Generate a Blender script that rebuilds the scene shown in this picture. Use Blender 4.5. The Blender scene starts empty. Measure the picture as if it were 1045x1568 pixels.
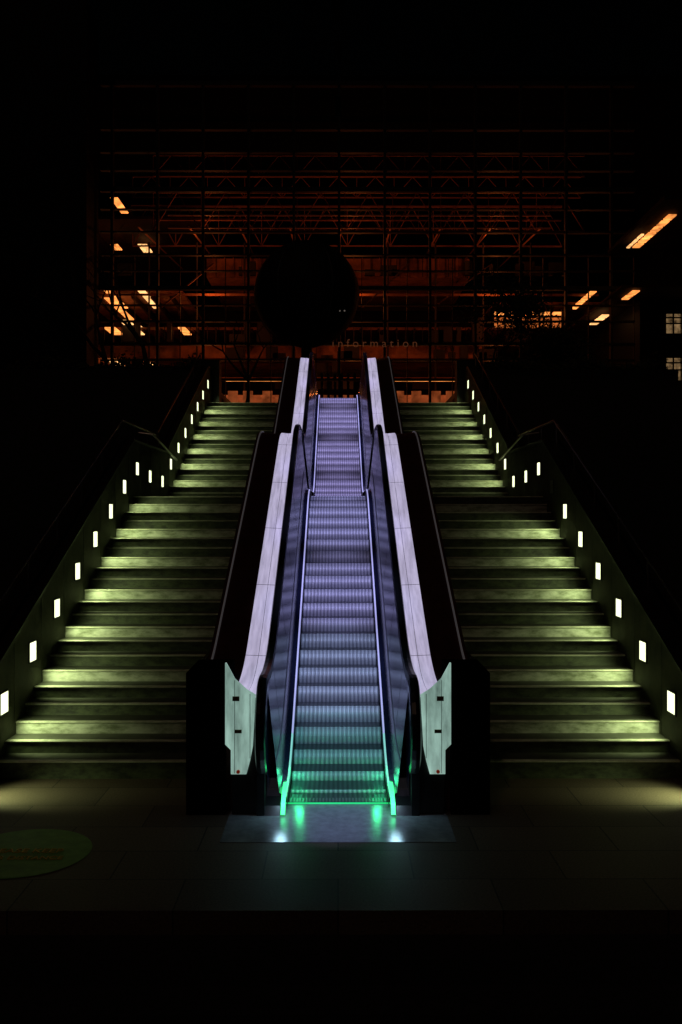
import bpy, math, random
from mathutils import Vector
random.seed(7)
S=bpy.context.scene
# ---------------------------------------------------------------- materials
def mat(name,col,rough=0.6,metal=0.0,var=0.0,scale=4.0,bump=0.0,emit=None,es=0.0,col2=None,stretch=(1,1,1),spec=0.5,evar=0,samp=False):
    m=bpy.data.materials.new(name); m.use_nodes=True
    nt=m.node_tree; b=nt.nodes['Principled BSDF']
    b.inputs['Base Color'].default_value=(*col,1); b.inputs['Roughness'].default_value=rough
    b.inputs['Metallic'].default_value=metal
    b.inputs['Specular IOR Level'].default_value=spec
    if emit:
        b.inputs['Emission Color'].default_value=(*emit,1); b.inputs['Emission Strength'].default_value=es
        if not samp: m.cycles.emission_sampling='NONE'
    if var>0 or bump>0 or evar>0:
        tc=nt.nodes.new('ShaderNodeTexCoord'); mp=nt.nodes.new('ShaderNodeMapping'); mp.inputs['Scale'].default_value=stretch
        nt.links.new(tc.outputs['Object'],mp.inputs['Vector'])
        n=nt.nodes.new('ShaderNodeTexNoise'); n.inputs['Scale'].default_value=scale; n.inputs['Detail'].default_value=5
        n.inputs['Roughness'].default_value=0.65
        nt.links.new(mp.outputs[0],n.inputs['Vector'])
        if var>0:
            r=nt.nodes.new('ShaderNodeValToRGB'); c2=col2 or tuple(c*(1-var) for c in col)
            r.color_ramp.elements[0].color=(*c2,1); r.color_ramp.elements[0].position=.35
            r.color_ramp.elements[1].color=(*col,1); r.color_ramp.elements[1].position=.62
            nt.links.new(n.outputs['Fac'],r.inputs[0]); nt.links.new(r.outputs[0],b.inputs['Base Color'])
        if bump>0:
            bp=nt.nodes.new('ShaderNodeBump'); bp.inputs['Strength'].default_value=bump; bp.inputs['Distance'].default_value=.02
            nt.links.new(n.outputs['Fac'],bp.inputs['Height']); nt.links.new(bp.outputs[0],b.inputs['Normal'])
        if evar>0:
            mr=nt.nodes.new('ShaderNodeMapRange'); mr.inputs[1].default_value=.3; mr.inputs[2].default_value=.7
            mr.inputs[3].default_value=es*(1-evar); mr.inputs[4].default_value=es*(1+evar)
            nt.links.new(n.outputs['Fac'],mr.inputs[0]); nt.links.new(mr.outputs[0],b.inputs['Emission Strength'])
    return m
M={}
M['tstone']=mat('stair_tread_stone',(.08,.08,.065),.6,var=.4,scale=6,bump=.15)
M['nosing']=mat('stair_nosing_strip',(.62,.60,.50),.6,var=.35,scale=9)
M['rlit']=mat('painted_lit_riser',(.55,.54,.48),.65,var=.6,scale=4.5,bump=.2,col2=(.17,.18,.12),stretch=(1,1,2.5))  # lamplight painted in: every third riser made pale to look lit
M['runlit']=mat('painted_unlit_riser',(.065,.075,.04),.6,var=.85,scale=7,bump=.2,stretch=(1,1,2))  # remaining risers darkened in colour to look out of the lamplight
M['wallst']=mat('side_wall_concrete',(.07,.075,.045),.75,var=.65,scale=3,bump=.3)
M['dark']=mat('dark_cladding',(.014,.011,.010),.5,var=.3,scale=2)
M['redd']=mat('dark_red_granite',(.09,.030,.022),.4,var=.4,scale=6)
M['steel']=mat('brushed_steel',(.45,.45,.50),.35,1.0,var=.2,scale=6,stretch=(1,.1,1))
M['rail']=mat('steel_rail',(.3,.28,.26),.4,1.0)
M['trim']=mat('edge_trim',(.75,.74,.72),.4,.2,emit=(.8,.75,.8),es=.03)  # faint glow added so the thin edge looks lit
M['deck']=mat('deck_panel_glow',(.5,.45,.55),.3,.0,var=.2,scale=3,stretch=(7,.45,1),emit=(.76,.69,1.0),es=.55,evar=.28,samp=True)  # panels glow in place of light reflected by metal cladding
M['deckside']=mat('deck_fascia',(.3,.28,.36),.4)
M['seam']=mat('panel_seam',(.1,.09,.12),.6)
M['glass']=mat('balustrade_panel',(.03,.035,.09),.18,.4,var=.4,scale=2,stretch=(1,.4,1))
M['rubber']=mat('black_rubber',(.006,.006,.007),.35)
M['endp']=mat('end_plate',(.4,.5,.46),.3,.0,var=.3,scale=3,emit=(.60,.95,.82),es=.36,evar=.6,stretch=(2,1,.5))  # glow added to the plate, which is no lamp itself
M['brass']=mat('lock_tab',(.30,.27,.14),.5,.3)
M['soil']=mat('planting',(.015,.017,.010),.9,var=.5,scale=8,bump=.6)
M['bark']=mat('bark',(.03,.022,.016),.9)
M['leaf']=mat('leaves',(.035,.04,.015),.8)
M['black']=mat('black_paint',(.006,.006,.006),.6)
M['flatblk']=mat('flat_black',(.004,.004,.004),.9,spec=0)  # also blackens the upper atrium walls, shade put into the colour
M['globe']=mat('globe_black',(.004,.004,.004),.7,var=.3,scale=3,spec=.2)
M['mull']=mat('facade_steel',(.02,.015,.013),.6,.0,spec=.2)
M['truss']=mat('truss_paint',(.42,.18,.11),.6)
M['slab']=mat('floor_slab',(.30,.11,.05),.8,var=.7,scale=1.1)
M['bwall']=mat('atrium_wall',(.03,.013,.009),.8,var=.7,scale=.5,spec=.1)
M['facade']=mat('office_facade',(.006,.006,.0065),.6,spec=.1)
M['orange']=mat('warm_tube',(.8,.4,.2),.5,emit=(1,.32,.07),es=1.4,evar=.8,scale=2.2)
M['warmw']=mat('warm_white_tube',(.8,.6,.4),.5,emit=(1,.50,.18),es=1.5,evar=.5,scale=2)
M['oroom']=mat('lit_room',(.5,.2,.1),.8,emit=(1,.24,.05),es=.55,evar=.6,scale=1.5)
M['odim']=mat('dim_room',(.4,.15,.08),.8,emit=(1,.22,.06),es=.14,evar=.9,scale=2.5)
M['cream']=mat('office_light',(.6,.55,.4),.6,emit=(1,.62,.28),es=.14,evar=1,scale=5)
M['blue']=mat('blue_sign',(.1,.1,.5),.5,emit=(.12,.08,1),es=2.0)
M['lampf']=mat('lamp_diffuser',(.8,.8,.7),.5,emit=(.93,1,.62),es=1.7)
M['lampoff']=mat('lamp_diffuser_off',(.12,.13,.1),.4)
M['green']=mat('green_comb_light',(.1,.8,.4),.5,emit=(.05,1,.22),es=2.2,samp=True)
M['greenl']=mat('green_comb_strip',(.1,.8,.4),.5,emit=(.02,1,.24),es=.6)
M['skirtl']=mat('skirt_light',(.6,.6,.8),.4,emit=(.50,.50,1),es=.70)
M['skirtg']=mat('skirt_light_green',(.3,.8,.6),.4,emit=(.30,.72,.72),es=.7)
M['sticker']=mat('sticker_vinyl',(.20,.50,.08),.6,var=.3,scale=8)
M['stext']=mat('sticker_text',(.8,.6,.08),.6)
M['red']=mat('red_button',(.5,.02,.01),.4,emit=(1,.08,.02),es=.08)
M['sign']=mat('sign_letters',(.30,.14,.09),.6,emit=(1,.3,.12),es=.05)
M['gtext']=mat('globe_letters',(.5,.5,.45),.6,emit=(1,.85,.7),es=.06)
def stepmat(name,col,dk,per,metal=.25):
    m=mat(name,col,.42,metal); nt=m.node_tree; b=nt.nodes['Principled BSDF']
    tc=nt.nodes.new('ShaderNodeTexCoord'); w=nt.nodes.new('ShaderNodeTexWave'); w.bands_direction='X'
    w.inputs['Scale'].default_value=2*math.pi/per/20; w.inputs['Distortion'].default_value=0
    nt.links.new(tc.outputs['Object'],w.inputs['Vector'])
    n=nt.nodes.new('ShaderNodeTexNoise'); n.inputs['Scale'].default_value=7; nt.links.new(tc.outputs['Object'],n.inputs['Vector'])
    mx=nt.nodes.new('ShaderNodeMath'); mx.operation='MULTIPLY_ADD'; mx.inputs[1].default_value=.75
    nt.links.new(w.outputs['Fac'],mx.inputs[0]); 
    m2=nt.nodes.new('ShaderNodeMath'); m2.operation='MULTIPLY'; m2.inputs[1].default_value=.3
    nt.links.new(n.outputs['Fac'],m2.inputs[0]); nt.links.new(m2.outputs[0],mx.inputs[2])
    r=nt.nodes.new('ShaderNodeValToRGB'); r.color_ramp.elements[0].color=(*dk,1); r.color_ramp.elements[1].color=(*col,1)
    nt.links.new(mx.outputs[0],r.inputs[0]); nt.links.new(r.outputs[0],b.inputs['Base Color'])
    bp=nt.nodes.new('ShaderNodeBump'); bp.inputs['Strength'].default_value=.25; bp.inputs['Distance'].default_value=.01
    nt.links.new(w.outputs['Fac'],bp.inputs['Height']); nt.links.new(bp.outputs[0],b.inputs['Normal'])
    return m
M['tread']=stepmat('step_tread',(.14,.14,.17),(.05,.05,.06),.045)
M['riser']=stepmat('step_riser',(.70,.70,.77),(.19,.19,.24),.045,.1)
M['comb']=stepmat('comb_plate_metal',(.35,.36,.38),(.08,.08,.09),.03,.6)
def pavemat():
    m=mat('plaza_paving',(.10,.085,.075),.6,var=.4,scale=3,bump=.15,spec=.3); nt=m.node_tree; b=nt.nodes['Principled BSDF']
    tc=nt.nodes.new('ShaderNodeTexCoord'); br=nt.nodes.new('ShaderNodeTexBrick')
    br.inputs['Scale'].default_value=1; br.inputs['Brick Width'].default_value=1.1; br.inputs['Row Height'].default_value=.55
    br.inputs['Mortar Size'].default_value=.006; br.inputs['Color1'].default_value=(.25,.18,.14,1); br.inputs['Color2'].default_value=(.16,.115,.09,1)
    br.inputs['Mortar'].default_value=(.04,.035,.03,1)
    nt.links.new(tc.outputs['Object'],br.inputs['Vector'])
    n=nt.nodes.new('ShaderNodeTexNoise'); n.inputs['Scale'].default_value=60; n.inputs['Detail'].default_value=5; nt.links.new(tc.outputs['Object'],n.inputs['Vector'])
    mx=nt.nodes.new('ShaderNodeMix'); mx.data_type='RGBA'; mx.blend_type='MULTIPLY'; mx.inputs[0].default_value=.9
    nt.links.new(br.outputs['Color'],mx.inputs[6]); nt.links.new(n.outputs['Fac'],mx.inputs[7]); nt.links.new(mx.outputs[2],b.inputs['Base Color'])
    return m
M['pave']=pavemat()
M['asph']=mat('asphalt',(.03,.026,.024),.85,var=.4,scale=20,bump=.4)
M['plate']=mat('floor_plate_steel',(.42,.44,.50),.24,.45,var=.3,scale=12,bump=.06)

# ---------------------------------------------------------------- mesh builder
class MB:
    def __init__(s,name): s.name=name; s.v=[]; s.f=[]; s.m=[]; s.mats=[]
    def mi(s,k):
        if k not in s.mats: s.mats.append(k)
        return s.mats.index(k)
    def face(s,pts,k):
        i=len(s.v); s.v+= [tuple(p) for p in pts]; s.f.append(tuple(range(i,i+len(pts)))); s.m.append(s.mi(k))
    def box(s,x0,x1,y0,y1,z0,z1,k):
        x0,x1=min(x0,x1),max(x0,x1)
        i=len(s.v); s.v+=[(x0,y0,z0),(x1,y0,z0),(x1,y1,z0),(x0,y1,z0),(x0,y0,z1),(x1,y0,z1),(x1,y1,z1),(x0,y1,z1)]
        for q in [(0,3,2,1),(4,5,6,7),(0,1,5,4),(1,2,6,5),(2,3,7,6),(3,0,4,7)]:
            s.f.append(tuple(i+a for a in q)); s.m.append(s.mi(k))
    def beam(s,a,b,r,k,n=6,r2=None):
        a=Vector(a); b=Vector(b); d=(b-a); 
        if d.length<1e-6: return
        d.normalize(); u=d.orthogonal().normalized(); w=d.cross(u); r2=r if r2 is None else r2
        i=len(s.v)
        for p,rr in ((a,r),(b,r2)):
            for j in range(n):
                t=2*math.pi*j/n; q=p+u*math.cos(t)*rr+w*math.sin(t)*rr; s.v.append(tuple(q))
        for j in range(n):
            s.f.append((i+j,i+(j+1)%n,i+n+(j+1)%n,i+n+j)); s.m.append(s.mi(k))
        s.f.append(tuple(i+j for j in range(n))[::-1]); s.m.append(s.mi(k)); s.f.append(tuple(i+n+j for j in range(n))); s.m.append(s.mi(k))
    def sweep(s,secs,k,closed=True,caps=True):
        i=len(s.v); n=len(secs[0])
        for c in secs: s.v+=[tuple(p) for p in c]
        for a in range(len(secs)-1):
            for j in range(n if closed else n-1):
                s.f.append((i+a*n+j,i+a*n+(j+1)%n,i+(a+1)*n+(j+1)%n,i+(a+1)*n+j)); s.m.append(s.mi(k))
        if caps and closed:
            s.f.append(tuple(i+j for j in range(n))); s.m.append(s.mi(k))
            e=i+(len(secs)-1)*n; s.f.append(tuple(e+j for j in range(n))); s.m.append(s.mi(k))
    def done(s,parent=None,smooth=False):
        me=bpy.data.meshes.new(s.name); me.from_pydata(s.v,[],s.f)
        for k in s.mats: me.materials.append(M[k])
        for p,m in zip(me.polygons,s.m): p.material_index=m; p.use_smooth=smooth
        o=bpy.data.objects.new(s.name,me); S.collection.objects.link(o)
        if parent: o.parent=parent
        import bmesh
        bm=bmesh.new(); bm.from_mesh(me); bmesh.ops.recalc_face_normals(bm,faces=bm.faces); bm.to_mesh(me); bm.free()
        return o
def text(name,body,loc,size,k,rot,parent=None,al='CENTER'):
    c=bpy.data.curves.new(name,'FONT'); c.body=body; c.size=size; c.align_x=al; c.extrude=.003
    o=bpy.data.objects.new(name,c); S.collection.objects.link(o); o.location=loc; o.rotation_euler=rot; c.materials.append(M[k])
    if parent: o.parent=parent
    return o
def lin(a,b,n): return [a+(b-a)*i/n for i in range(n+1)]
def spot(name,loc,tgt,col,e,ang,blend=1,rad=.04,parent=None):
    l=bpy.data.lights.new(name,'SPOT'); l.color=col; l.energy=e; l.spot_size=math.radians(ang); l.spot_blend=blend; l.shadow_soft_size=rad
    o=bpy.data.objects.new(name,l); S.collection.objects.link(o); o.location=loc
    o.rotation_euler=(Vector(tgt)-Vector(loc)).to_track_quat('-Z','Y').to_euler()
    if parent: o.parent=parent
def point(name,loc,col,e,rad=.05,parent=None):
    l=bpy.data.lights.new(name,'POINT'); l.color=col; l.energy=e; l.shadow_soft_size=rad
    o=bpy.data.objects.new(name,l); S.collection.objects.link(o); o.location=loc
    if parent: o.parent=parent
# ---------------------------------------------------------------- level profiles
ZL=2.91; ZT=5.50
def smooth(f,y,w=.5): return sum(f(y+w*(i/8-.5)*2) for i in range(9))/9
def zlow(y): return smooth(lambda t:min(max(2.04+.5*(t-13),0),ZL),y,.45)
def zup(y):  return smooth(lambda t:min(max(ZL+.5*(t-17.6),ZL),ZT),y,.45)

# ---------------------------------------------------------------- ground
g=MB('ground'); g.box(-400,400,-300,600,-2.6,-2.0,'asph'); g.done()
p=MB('plaza_pavement'); p.box(-30,30,6.08,9.12,-.3,0,'pave'); p.done()
d=MB('entrance_steps')
for i in range(9):
    d.box(-30,30,6.08-.34*(i+1),6.078-.34*i,-2.0,-.16*(i+1),'asph')
d.done()
# ---------------------------------------------------------------- staircases
def steps(mb,s):
    y0=9.08; r=.29
    x0,x1=1.30*s,3.40*s
    def one(y,zb,zt,yn,k):
        pr=[(y+.006,zb),(y+.006,zt-.020)]
        pt=[(y+.006,zt-.020),(y-.006,zt-.016),(y-.010,zt-.008),(y-.004,zt),(y+.05,zt)]
        pq=[(y+.05,zt),(yn+.006,zt)]
        for prof,mm in ((pr,'rlit' if k%3==0 else 'runlit'),(pt,'nosing'),(pq,'tstone')):
            mb.sweep([[(x0,a,b) for a,b in prof],[(x1,a,b) for a,b in prof]],mm,closed=False)
    z=0
    for k in range(1,23):
        zt=.05+.13*k; y=y0+r*(k-1); yn=y+r if k<22 else 18.3
        one(y,z,zt,yn,k); z=zt
    e=(ZT-ZL)/20
    for k in range(1,21):
        y=18.3+.29*(k-1); one(y,z,z+e,y+.29 if k<20 else 24.1,k); z+=e
for s in (-1,1):
    m=MB('stone_staircase'); steps(m,s); m.done()
# ---------------------------------------------------------------- side walls
def walltop(y):
    if y<9.0: return max(.18+.88-(9.0-y)*.45,.70)
    if y<15.2: return .18+.4483*(y-9.08)+.88
    if y<18.2: return ZL+.90
    return min(ZL+.13+.4466*(y-18.3)+.88, ZT+.95)
for s in (-1,1):
    w=MB('stair_side_wall')
    ys=[8.1,9.0,9.08,12,15.19,15.3,18.19,18.4,21,23.9,24.6]
    w.sweep([[(3.40*s,y,-.2),(3.40*s,y,walltop(y)),(3.72*s,y,walltop(y)),(3.72*s,y,-.2)] for y in ys],'wallst')
    w.sweep([[(3.385*s,y,walltop(y)+.003),(3.385*s,y,walltop(y)+.05),(3.74*s,y,walltop(y)+.05),(3.74*s,y,walltop(y)+.003)] for y in ys],'dark')
    y=9.6
    while y<24:
        w.box(3.398*s,3.396*s,y,y+.012,walltop(y)-1.2,walltop(y)-.01,'black'); y+=.87
    w.done()
    h=MB('stair_handrail')
    yy=[8.3,9.05,15.2,18.2,24]
    for a,b in zip(yy[:-1],yy[1:]):
        h.beam((3.60*s,a,walltop(a+.001)+.36),(3.60*s,b,walltop(b-.001)+.36),.022,'rail',8)
    for y in lin(8.4,23.9,14): h.beam((3.60*s,y,walltop(y)),(3.60*s,y,walltop(y)+.35),.014,'rail',6)
    h.beam((3.30*s,16.3,ZL+1.12),(3.30*s,18.7,ZL+.80),.02,'rail',8)
    h.beam((3.30*s,16.3,ZL+1.12),(3.58*s,16.3,ZL+1.15),.02,'rail',8)
    h.done()
    b=MB('planted_bank')
    ys=[5.5,9,12,15.2,18.2,21,23.9,30]
    b.sweep([[(3.75*s,y,-1),(3.75*s,y,walltop(y)-.12),(6*s,y,walltop(y)-.3),(30*s,y,walltop(y)-.5),(30*s,y,-1)] for y in ys],'soil')
    b.done()
    t=MB('terrace_block'); t.box(3.76*s,9.2*s,24.7,33,3,6.5,'dark'); t.box(9.2*s,26*s,24.0,33,1,6.15,'dark')
    t.box(3.2*s,3.9*s,24.62,25.1,5.4,6.75,'dark')
    t.done()
u=MB('terrace_pavement'); u.box(-30,30,24.1,70,5.0,5.49,'pave'); u.done()
# ---------------------------------------------------------------- wall lamps
LC=(.78,1,.42)
def wall_lamp(s,y,z,on=True,e=40,ty=.36):
    m=MB('stair_wall_lamp'); x=3.40*s; q=.105
    m.box(x,x-.012*s,y-q-.015,y+q+.015,z-q-.015,z-q,'black'); m.box(x,x-.012*s,y-q-.015,y+q+.015,z+q,z+q+.015,'black')
    m.box(x,x-.012*s,y-q-.015,y-q,z-q,z+q,'black'); m.box(x,x-.012*s,y+q,y+q+.015,z-q,z+q,'black')
    m.box(x-.002*s,x-.010*s,y-q,y+q,z-q,z+q,'lampf' if on else 'lampoff')
    o=m.done()
    if on: spot('lamp_beam',(x-.03*s,y,z-.04),(x-.42*s,y+ty,z-.50),LC,e,92,1,.07,o)
rl=random.Random(5)
for s in (-1,1):
    for i in range(-1,7):
        if i<0: wall_lamp(s,9.3+.87*i,.42,e=48,ty=.12)
        else: wall_lamp(s,9.3+.87*i,.71+.39*i,not(s==1 and i==6),e=(44-2*i)*rl.uniform(.8,1.15))
    for y,z in ((15.45,3.38),(16.5,3.29),(17.66,3.24)): wall_lamp(s,y,z,e=7)
    for i in range(7): wall_lamp(s,18.55+.88*i,3.62+.393*i,e=33*rl.uniform(.8,1.15))
# ---------------------------------------------------------------- escalators
def escalator(f,yc0,yc1,ze0,ze1,bottom):
    m=MB('escalator')
    pitch=.31; n=int((yc1-yc0)/pitch); z=f(yc0)
    hw=.448
    for i in range(n):
        y=yc0+pitch*i; zt=f(y+pitch*.5) if 0<i<n-1 else (ze0 if i==0 else ze1)
        yn=min(y+pitch,yc1) if i<n-1 else yc1
        if zt-z>.004:
            h=zt-z; dd=min(.085,h*.6)
            prof=[(y+dd*(q/8)**2.2,z+h*(q/8)) for q in range(9)]
            m.sweep([[(-hw,a,b) for a,b in prof],[(hw,a,b) for a,b in prof]],'riser',closed=False)
            m.face([(-hw,y+dd,zt),(hw,y+dd,zt),(hw,yn,zt),(-hw,yn,zt)],'tread')
        else:
            m.face([(-hw,y,zt),(hw,y,zt),(hw,yn,zt),(-hw,yn,zt)],'tread')
        z=zt
    ys=lin(yc0-.15,yc1+.15,70)
    for s in (-1,1):
        def strip(p0,p1,k,yr=ys):
            m.sweep([[(p0[0]*s,y,f(y)+p0[1]),(p1[0]*s,y,f(y)+p1[1])] for y in yr],k,closed=False)
        strip((.455,-.25),(.455,.09),'black')
        lo=[y for y in ys if f(y)<ze0+.25] if bottom else []
        hi=[y for y in ys if y>=(lo[-1] if lo else -1)]
        strip((.455,.09),(.462,.11),'steel')
        if lo: strip((.462,.11),(.480,.120),'skirtg',lo)
        strip((.462,.11),(.480,.120),'skirtl',hi)
        strip((.480,.120),(.525,.15),'glass')
        strip((.525,.15),(.63,1.10),'glass')
        m.sweep([[(.553*s,y,f(y)+.42),(.549*s,y,f(y)+.43),(.556*s,y,f(y)+.445)] for y in ys],'steel')
        y=yc0+.6
        while y<yc1:
            m.face([(.524*s,y,f(y)+.16),(.627*s,y,f(y)+1.09),(.627*s,y+.01,f(y+.01)+1.09),(.524*s,y+.01,f(y+.01)+.16)],'black'); y+=1.25
        cb=yc0-.12; ct=yc1+.12; R=.42
        path=[]
        for a in range(0,13):
            t=math.radians(250-a*(160/12)); path.append((cb+R*math.cos(t),ze0+1.17-R+R*math.sin(t),math.cos(t),math.sin(t)))
        yl=lin(cb+.05,ct-.05,60)
        for y in yl:
            sl=(f(y+.02)-f(y-.02))/.04; L=math.hypot(1,sl); path.append((y,f(y)+1.17,-sl/L,1/L))
        for a in range(0,13):
            t=math.radians(90-a*(160/12)); path.append((ct+R*math.cos(t),ze1+1.17-R+R*math.sin(t),math.cos(t),math.sin(t)))
        secs=[]
        for (y,zz,ny,nz) in path:
            c=[]
            for du,dn in ((-.042,-.03),(-.046,-.01),(-.035,.018),(0,.026),(.035,.018),(.046,-.01),(.042,-.03)):
                c.append(((.665+du)*s,y+ny*dn,zz+nz*dn))
            secs.append(c)
        m.sweep(secs,'rubber')
        m.sweep([[((.665+du)*s,y+ny*dn,zz+nz*dn) for du,dn in ((-.03,-.032),(.03,-.032),(.03,-.06),(-.03,-.06))] for (y,zz,ny,nz) in path],'steel')
        for (cy,ze,dr) in ((cb,ze0,-1),(ct,ze1,1)):
            pts=[(cy+.25*(-dr),ze+1.12),(cy,ze+1.12)]
            for a in range(1,12):
                t=a/12*math.radians(165); pts.append((cy+dr*(R-.05)*math.sin(t),ze+1.17-R+(R-.05)*math.cos(t)))
            pts+=[(cy+dr*.02,ze+.16),(cy+.25*(-dr),ze+.16)]
            for xx in (.625,.70):
                m.face([(xx*s,a,b) for a,b in pts],'glass')
            prof=[(cy-dr*.1,.0),(cy-dr*.1,.13),(cy+dr*.05,.12),(cy+dr*.16,.07),(cy+dr*.22,.0)]
            m.sweep([[(.51*s,a,ze+b) for a,b in prof],[(.66*s,a,ze+b) for a,b in prof]],'rubber')
            m.box(.64*s,.71*s,min(cy-.1*dr,cy+dr*.22),max(cy-.1*dr,cy+dr*.22),ze,ze+.40,'rubber')
        yd=[y for y in lin(yc0-.32,yc1+.45,70)]
        strip((.70,1.02),(.715,1.03),'black',yd)
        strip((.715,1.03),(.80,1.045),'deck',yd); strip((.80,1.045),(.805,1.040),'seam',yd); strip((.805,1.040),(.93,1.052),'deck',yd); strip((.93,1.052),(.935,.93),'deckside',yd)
        y=yc0+.9
        while y<yc1:
            m.face([(.716*s,y,f(y)+1.048),(.93*s,y,f(y)+1.056),(.93*s,y+.008,f(y+.008)+1.056),(.716*s,y+.008,f(y+.008)+1.048)],'seam'); y+=1.25
        ye=yc0-.33; b0=ze0
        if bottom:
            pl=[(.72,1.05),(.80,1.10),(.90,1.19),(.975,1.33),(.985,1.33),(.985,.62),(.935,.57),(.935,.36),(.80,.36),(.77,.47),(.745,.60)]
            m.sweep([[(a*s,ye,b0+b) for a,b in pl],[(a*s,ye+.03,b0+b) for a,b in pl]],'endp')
            m.box(.86*s,.92*s,ye-.012,ye,b0+1.00,b0+1.04,'brass'); m.box(.84*s,.90*s,ye-.012,ye,b0+.72,b0+.75,'brass')
            m.box(.765*s,.77*s,ye-.004,ye-.001,b0+.50,b0+1.06,'seam')
            m.box(.90*s,.904*s,ye-.004,ye-.001,b0+.37,b0+1.18,'seam')
            m.beam((.87*s,ye-.02,b0+.385),(.87*s,ye,b0+.385),.016,'red',10)
        m.box(.71*s,.93*s,ye+.031,ye+.2,b0,b0+1.0,'dark')
        if bottom:
            m.sweep([[(xx*s,a,b) for a,b in ((yc0-.36,.02),(yc0-.30,.10),(yc0-.14,.165),(yc0+.1,.17),(yc0+.1,.155),(yc0-.14,.15),(yc0-.28,.085),(yc0-.34,.02))] for xx in (.462,.50)],'green')
    m.box(-.60,.60,yc0-.012,yc0-.002,ze0+.001,ze0+.010,'greenl' if bottom else 'steel')
    m.face([(-.45,yc0-.002,ze0+.016),(.45,yc0-.002,ze0+.016),(.45,yc0+.12,ze0+.014),(-.45,yc0+.12,ze0+.014)],'comb')
    m.face([(-.45,yc1-.02,ze1+.012),(.45,yc1-.02,ze1+.012),(.45,yc1+.2,ze1+.012),(-.45,yc1+.2,ze1+.012)],'comb')
    o=m.done()
    if bottom:
        for s in (-1,1):
            point('comb_light',(.36*s,yc0+.22,.17),(.03,1,.25),.9,.03,o)
            point('comb_light',(.40*s,yc0+.55,.16),(.05,1,.40),.45,.03,o)
            point('skirt_end_light',(.50*s,yc0-.36,.24),(.50,.85,1),1.1,.05,o)
    return o
escalator(zlow,8.30,15.45,0.004,ZL+.004,True)
escalator(zup,16.95,23.45,ZL+.004,ZT+.004,False)
fp=MB('metal_floor_plate'); fp.box(-.95,.95,7.33,8.285,-.02,.004,'plate'); fp.done()
lp=MB('landing_plate'); lp.box(-1.3,1.3,15.5,16.9,2.5,ZL,'plate'); lp.box(-1.3,1.3,23.55,24.08,5,ZT,'plate'); lp.done()
for s in (-1,1):
    q=MB('escalator_parapet')
    for f,a,b in ((zlow,8.10,16.15),(zup,16.3,24.2)):
        ys=lin(a,b,60)
        q.sweep([[(.937*s,y,-.1),(.937*s,y,f(y)+1.03),(1.24*s,y,f(y)+1.06),(1.30*s,y,f(y)+1.06),(1.30*s,y,-.1)] for y in ys],'redd')
        q.sweep([[(1.245*s,y,f(y)+1.062),(1.245*s,y,f(y)+1.085),(1.262*s,y,f(y)+1.085),(1.262*s,y,f(y)+1.062)] for y in lin(8.9 if a<9 else a,b,60)],'trim')
    q.box(.99*s,1.33*s,8.0,8.75,0,1.24,'flatblk')
    q.box(1.305*s,1.345*s,8.75,9.6,0,1.2,'black')
    q.done()
# ---------------------------------------------------------------- sticker
st=MB('floor_sticker'); N=48
st.face([(-2.45+.52*math.cos(2*math.pi*i/N),7.12+.52*math.sin(2*math.pi*i/N),.004) for i in range(N)],'sticker')
so=st.done()
text('sticker_text','PLEASE KEEP',(-2.45,7.10,.009),.11,'stext',(0,0,0),so)
text('sticker_text_2','YOUR DISTANCE',(-2.45,6.96,.009),.09,'stext',(0,0,0),so)
# ---------------------------------------------------------------- added overhead spots on an invented cable
cab=MB('added_spotlight_cable'); prev=None; spots=[]
for y in (4.7,6.0,7.4,9.0,10.8,12.6,14.6,16.4,18.2,20.0):
    zt=(zlow(y+3) if y+3<16 else zup(y+3)); z=zt+6.0
    cab.beam((0,y,z),(0,y-.03,z+.2),.05,'flatblk',8)
    if prev: cab.beam((0,prev[0],prev[1]+.22),(0,y,z+.22),.008,'flatblk',4)
    prev=(y,z); spots.append((y,z,zt))
cab.beam((0,20.0,prev[1]+.22),(0,40,prev[1]+1),.008,'flatblk',4)
co=cab.done()
for i,(y,z,zt) in enumerate(spots):
    c=(.50,.64,1) if i==0 else ((.30,.80,.95) if i==1 else ((.48,.60,1) if i==2 else ((.50,.50,1) if i<6 else (.54,.48,1))))
    e=(620,440,820,1000,1000,1000,1050,1050,1050,1050)[i]
    spot('added_spotlight',(0,y,z-.03),(0,y+3.15,zt),c,e,(11.5 if i==0 else 20),.8 if i==0 else .9,parent=co)  # first spot added to brighten the floor plate, the rest the escalators
# ---------------------------------------------------------------- atrium building
A=bpy.data.objects.new('glass_atrium_building',None); S.collection.objects.link(A)
f=MB('facade_grid')
for k in range(12):
    x=-9.9+1.99*k; f.box(x-.05,x+.05,40,40.25,5.5,21.5,'mull')
    f.box(x+.97,x+1.0,40.02,40.15,5.5,13.8,'mull')
for z,h in ((8.45,.10),(9.3,.06),(10.0,.10),(11.0,.06),(11.7,.04),(12.45,.16),(13.2,.04),(13.9,.06),(14.9,.06),(15.9,.04),(16.76,.20),(17.6,.04),(18.4,.06),(19.4,.06),(21.4,.2)):
    f.box(-10.4,13,39.96,40.2,z-h/2,z+h/2,'mull')
f.done(A)
sh=MB('shell')
sh.box(-17,17,58,58.4,5.5,15.5,'bwall'); sh.box(-17,17,58,58.4,15.5,22,'flatblk'); sh.box(-17,17,40.3,58,21.6,21.9,'flatblk')  # upper back wall darkened in colour so the atrium fades to black
sh.box(-17,-16.6,46,58,5.5,22,'flatblk'); sh.box(16.6,17,41,58,5.5,22,'flatblk')
sh.box(-6.9,6.9,48,56,14.96,15.95,'slab'); sh.box(-15,7.6,48,56,10.74,11.45,'slab')
sh.box(-16,16.5,50,57,12.6,12.75,'slab'); sh.box(-16,-8,47,57,13.9,14.05,'slab'); sh.box(8,16,47,57,13.3,13.45,'slab')
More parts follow.
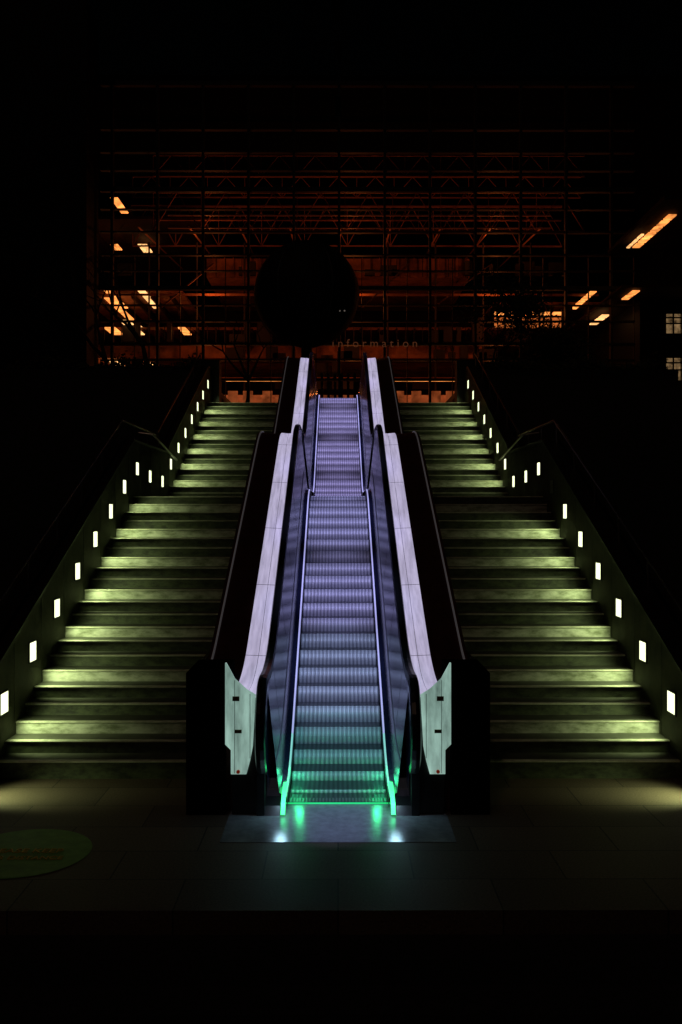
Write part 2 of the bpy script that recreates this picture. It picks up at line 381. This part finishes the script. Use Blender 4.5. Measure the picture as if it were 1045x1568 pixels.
sh.box(-16,-7,47,57,17.7,17.85,'bwall')
sh.box(-12,13,45.5,45.6,13.42,13.52,'slab'); sh.box(-12,12,46.5,46.6,9.35,9.5,'slab'); sh.box(-9,11,45,45.1,17.0,17.08,'slab')
rr=random.Random(2)
for i in range(33):
    x=-15.5+i*.98
    sh.box(x,x+.10,49.5,57,12.35,12.59,'bwall')
    if x<-8: sh.box(x,x+.1,46.9,57,13.6,13.89,'bwall')
    if x>8: sh.box(x,x+.1,46.9,57,13.0,13.29,'bwall')
for i in range(52):
    x=-14.5+i*.45
    if x<7.4: sh.box(x,x+.04,47.8,47.84,11.45,12.35,'mull')
    if abs(x)<6.8: sh.box(x,x+.04,47.8,47.84,14.96,15.95,'mull' if i%3==0 else 'slab')
for i in range(70):
    x=rr.uniform(-12,12); z=rr.choice((5.5,11.45,9.0,14.9,10.6)); w=rr.uniform(.15,.9); h=rr.uniform(.3,1.5)
    sh.box(x,x+w,47.2,47.5,z,z+h*(.5 if z>14 or z==10.6 else 1),'mull')
sh.done(A)
tr=MB('roof_trusses')
def truss(y,z0,z1,x0,x1,n,r):
    tr.beam((x0,y,z0),(x1,y,z0),r,'truss',4); tr.beam((x0,y,z1),(x1,y,z1),r,'truss',4)
    dx=(x1-x0)/n
    for i in range(n):
        a=x0+dx*i; 
        tr.beam((a,y,z0),(a+dx/2,y,z1),r*.6,'truss',4); tr.beam((a+dx/2,y,z1),(a+dx,y,z0),r*.6,'truss',4)
        tr.beam((a,y,z0),(a,y,z1),r*.5,'truss',4)
truss(44.5,16.3,18.2,-9,12,9,.055); truss(49,16.9,19,-11,12,10,.05)
truss(44.5,19.0,20.0,-9,12,12,.04); truss(49,19.5,20.6,-11,13,12,.04); truss(53,18.8,20.4,-12,13,12,.04)
for z in (16.0,16.6,19.6): tr.beam((-8,43,z),(10,43,z),.045,'truss',4)
for x in [-9.5+2.4*i for i in range(9)]:
    tr.beam((x,43.5,16.2),(x,56,17.5),.04,'truss',4)
    tr.beam((x,46,5.5),(x,46,16.2),.05,'mull',5)
for x0,x1 in ((-3.5,-1.8),(1.2,3.4),(4.6,7.4),(-8.5,-6)):
    tr.beam((x0,44,12.5),(x1,44,14.6),.05,'truss',4)
tr.done(A)
ls=MB('ceiling_lights')
def tube(x,z,y0,y1,w,k): ls.box(x-w/2,x+w/2,y0,y1,z,z+.05,k)
R0=2.65
def louver(x,z,y0,y1,w,k,n):
    d=(y1-y0)/n
    for i in range(n): tube(x,z,y0+d*i,y0+d*(i+.78),w,k)
louver(12.6,R0+11.17,34.4,38.8,.30,'orange',6); louver(12.2,R0+11.1,36.6,38.6,.12,'warmw',3)
louver(12.5,R0+9.25,38.3,40.0,.3,'orange',2); louver(12.4,R0+9.1,42.3,44.6,.35,'warmw',3); louver(12.3,R0+10.6,44,48,.3,'orange',4)
for x,z,a,b,w,k in ((-12,16.8,49,51.5,.4,'orange'),(-12,14.3,49,50,.4,'orange'),(-10.7,14.6,50,51.5,.5,'warmw'),(-12,11.2,48,53.5,.55,'orange'),(-12,11.15,55,58,.6,'warmw'),(-9.8,11.0,45.5,49.5,.35,'warmw'),(-10.8,9.65,46.2,49.9,.5,'warmw'),(-11.4,10.9,45,49,.3,'orange'),
      (-12,9.65,48,49.9,.6,'orange'),(-8.2,9.65,48,49.9,.4,'orange'),(-12,8.0,48.3,50.5,.5,'warmw'),(-10.3,8.0,49,50,.4,'warmw'),(-6.5,8.6,50,51,.3,'orange')):
    tube(x,R0+z-.0,a,b,w,k)
ls.box(7.05,10.15,41.6,41.7,11.05,11.50,'oroom'); ls.box(7.05,10.15,41.5,41.6,11.60,11.74,'orange')
for i in range(7): ls.box(7.0+.52*i,7.06+.52*i,41.3,41.45,11.0,11.8,'mull')
ls.box(-5.2,-2.2,42,42.1,8.66,8.74,'orange'); ls.box(2.2,5.6,42,42.1,8.66,8.74,'orange')
for x in (-5.1,-4.4,-3.5,2.6,3.4,4.3,5.0): ls.box(x,x+.45,42.3,42.4,7.3,8.25,'odim')
ls.box(-5.4,5.8,42.6,42.7,7.0,8.1,'odim')
for x in [-2.0+.3*i for i in range(14)]: ls.box(x,x+.12,41.9,42.0,6.5,9,'mull')
ls.done(A)
t=text('facade_sign','i n f o r m a t i o n',(1.6,39.9,9.85),.5,'sign',(math.pi/2,0,0),A)
for x in (-7,0,7):
    for z,e in ((8.6,60),(13.0,66),(15.8,36)):
        point('atrium_light',(x+.7,44.9,z),(1,.23,.05),e,.1,A)
for x,z in ((-13.5,10),(-13.5,15),(13.5,10.5),(13,14.5)): point('atrium_light',(x,49,z),(1,.28,.07),40,.1,A)
w=MB('right_wing'); w.box(11.8,22,33,40,13.95,14.1,'bwall'); w.box(11.8,16,38,50,12.0,12.1,'bwall'); w.done(A)
# ---------------------------------------------------------------- neighbours
def office(name_x0,x1,y0,y1,h,lit):
    o=MB('office_building'); o.box(name_x0,x1,y0,y1,-2,h,'facade')
    for (a,b,z0,z1,k) in lit:
        o.box(a,b,y0-.05,y0-.02,z0,z1,k)
        n=max(2,int((b-a)/.3))
        for i in range(n+1):
            xx=a+(b-a)*i/n; o.box(xx-.03,xx+.03,y0-.1,y0-.055,z0-.1,z1+.1,'facade')
        o.box(a,b,y0-.1,y0-.056,(z0+z1)/2-.03,(z0+z1)/2+.03,'facade')
        o.box(a,b,y0-.1,y0-.056,z0+(z1-z0)*.8-.03,z0+(z1-z0)*.8+.03,'facade')
    o.done()
office(13.35,40,40.4,70,12.4,[(14.45,16.2,10.55,11.4,'cream'),(14.45,16.2,8.4,9.45,'cream'),(14.1,14.7,6.5,6.62,'cream')])
office(-40,-10.45,38,39.9,24,[(-14.3,-13.2,6.6,7.9,'odim')])
sg=MB('blue_neon_sign'); sg.box(8.75,9.4,23.6,23.65,1.84,2.0,'blue'); sg.box(8.7,9.45,23.66,23.7,1.75,2.1,'black'); sg.beam((9.05,23.7,-1),(9.05,23.7,1.9),.04,'black'); sg.done()
# ---------------------------------------------------------------- globe
gl=MB('globe_sculpture'); C=Vector((-1.03,30,9.78)); R=1.72
rows=24; cols=48
for a in range(rows):
    for b in range(cols):
        def P(i,j,r=R):
            th=math.pi*i/rows; ph=2*math.pi*j/cols
            return C+Vector((math.sin(th)*math.cos(ph),math.sin(th)*math.sin(ph),math.cos(th)))*r
        gl.face([P(a,b),P(a,b+1),P(a+1,b+1),P(a+1,b)],'globe')
for b in range(0,cols,8):
    for a in range(rows):
        th0=math.pi*a/rows; th1=math.pi*(a+1)/rows; ph=2*math.pi*b/cols
        gl.beam(C+Vector((math.sin(th0)*math.cos(ph),math.sin(th0)*math.sin(ph),math.cos(th0)))*R,C+Vector((math.sin(th1)*math.cos(ph),math.sin(th1)*math.sin(ph),math.cos(th1)))*R,.02,'black',4)
gl.beam(C+Vector((0,0,-R-.0)),(C.x,C.y,5.5),.18,'black',10); gl.beam((C.x,C.y,5.49),(C.x,C.y,5.6),.6,'black',16)
go=gl.done(smooth=False)
text('globe_lettering','• • • • •',(-.1,28.9,8.93),.24,'gtext',(math.pi/2,0,0),go)
# ---------------------------------------------------------------- trees
def tree(x,y,z,h,spread,seed,leaf):
    rnd=random.Random(seed); m=MB('bare_tree' if not leaf else 'leafy_tree'); tips=[]
    def grow(p,d,L,r,lv):
        q=p
        for i in range(3):
            d=(d+Vector((rnd.uniform(-.18,.18),rnd.uniform(-.18,.18),rnd.uniform(-.05,.12)))).normalized()
            q2=q+d*L/3; m.beam(q,q2,r*(1-.2*i),'bark',5,r*(1-.2*(i+1))); q=q2
        if lv==0: tips.append(q); return
        for i in range(rnd.choice((2,3,3))):
            nd=(d*.7+Vector((rnd.uniform(-1,1)*spread,rnd.uniform(-1,1)*spread,rnd.uniform(-.1,.7)))).normalized()
            grow(q,nd,L*rnd.uniform(.6,.8),r*.5,lv-1)
            if lv<3: tips.append(q)
    grow(Vector((x,y,z)),Vector((0,0,1)),h*.36,h*.022,5 if not leaf else 4)
    if leaf:
        for p in tips:
            for i in range(26):
                c=p+Vector((rnd.gauss(0,.28),rnd.gauss(0,.28),rnd.gauss(0,.22))); a=Vector((rnd.uniform(-1,1),rnd.uniform(-1,1),rnd.uniform(-1,1))).normalized(); b=a.orthogonal().normalized()
                m.face([c-a*.08,c+b*.035,c+a*.08,c-b*.035],'leaf')
    m.done()
tree(-6.3,31,5.5,8,.9,3,False); tree(-8.0,32,5.5,7,.9,11,False); tree(-3.4,33,5.5,5.4,1.0,5,False)
tree(5.2,31,5.5,4.6,.8,8,True); tree(7.0,33,5.5,3.6,.8,9,True)
for s in (-1,1):
    h=MB('terrace_hedge'); rnd=random.Random(4+s)
    for i in range(5000):
        x=s*rnd.uniform(3.9,9.0); y=rnd.uniform(24.8,26); z=6.5+abs(rnd.gauss(0,.14))*(1+.5*math.sin(x*3))
        a=Vector((rnd.uniform(-1,1),rnd.uniform(-1,1),rnd.uniform(-1,1))).normalized(); b=a.orthogonal().normalized(); c=Vector((x,y,z))
        h.face([c-a*.06,c+b*.03,c+a*.06,c-b*.03],'leaf')
    h.done()
# ---------------------------------------------------------------- world & moonlight
W=bpy.data.worlds.new('World'); S.world=W; W.use_nodes=True; nt=W.node_tree
sk=nt.nodes.new('ShaderNodeTexSky'); sk.sky_type='NISHITA'; sk.sun_disc=False; sk.sun_elevation=math.radians(4); sk.sun_rotation=math.radians(160)
nt.links.new(sk.outputs[0],nt.nodes['Background'].inputs[0]); nt.nodes['Background'].inputs[1].default_value=.0001
sl=bpy.data.lights.new('moon','SUN'); sl.energy=.045; sl.angle=math.radians(.5); sl.color=(1,.62,.45)
so=bpy.data.objects.new('moon',sl); S.collection.objects.link(so); so.rotation_euler=(math.radians(40),0,math.radians(-20))
# ---------------------------------------------------------------- camera
cd=bpy.data.cameras.new('camera'); cam=bpy.data.objects.new('camera',cd); S.collection.objects.link(cam); S.camera=cam
cd.sensor_fit='VERTICAL'; cd.sensor_height=36; cd.lens=1400/1568*36; cd.clip_end=1500
cam.location=(0,0,2.65); cam.rotation_euler=(math.radians(90),0,math.radians(-.18))
S.view_settings.view_transform='Standard'; S.view_settings.look='None'; S.view_settings.exposure=0
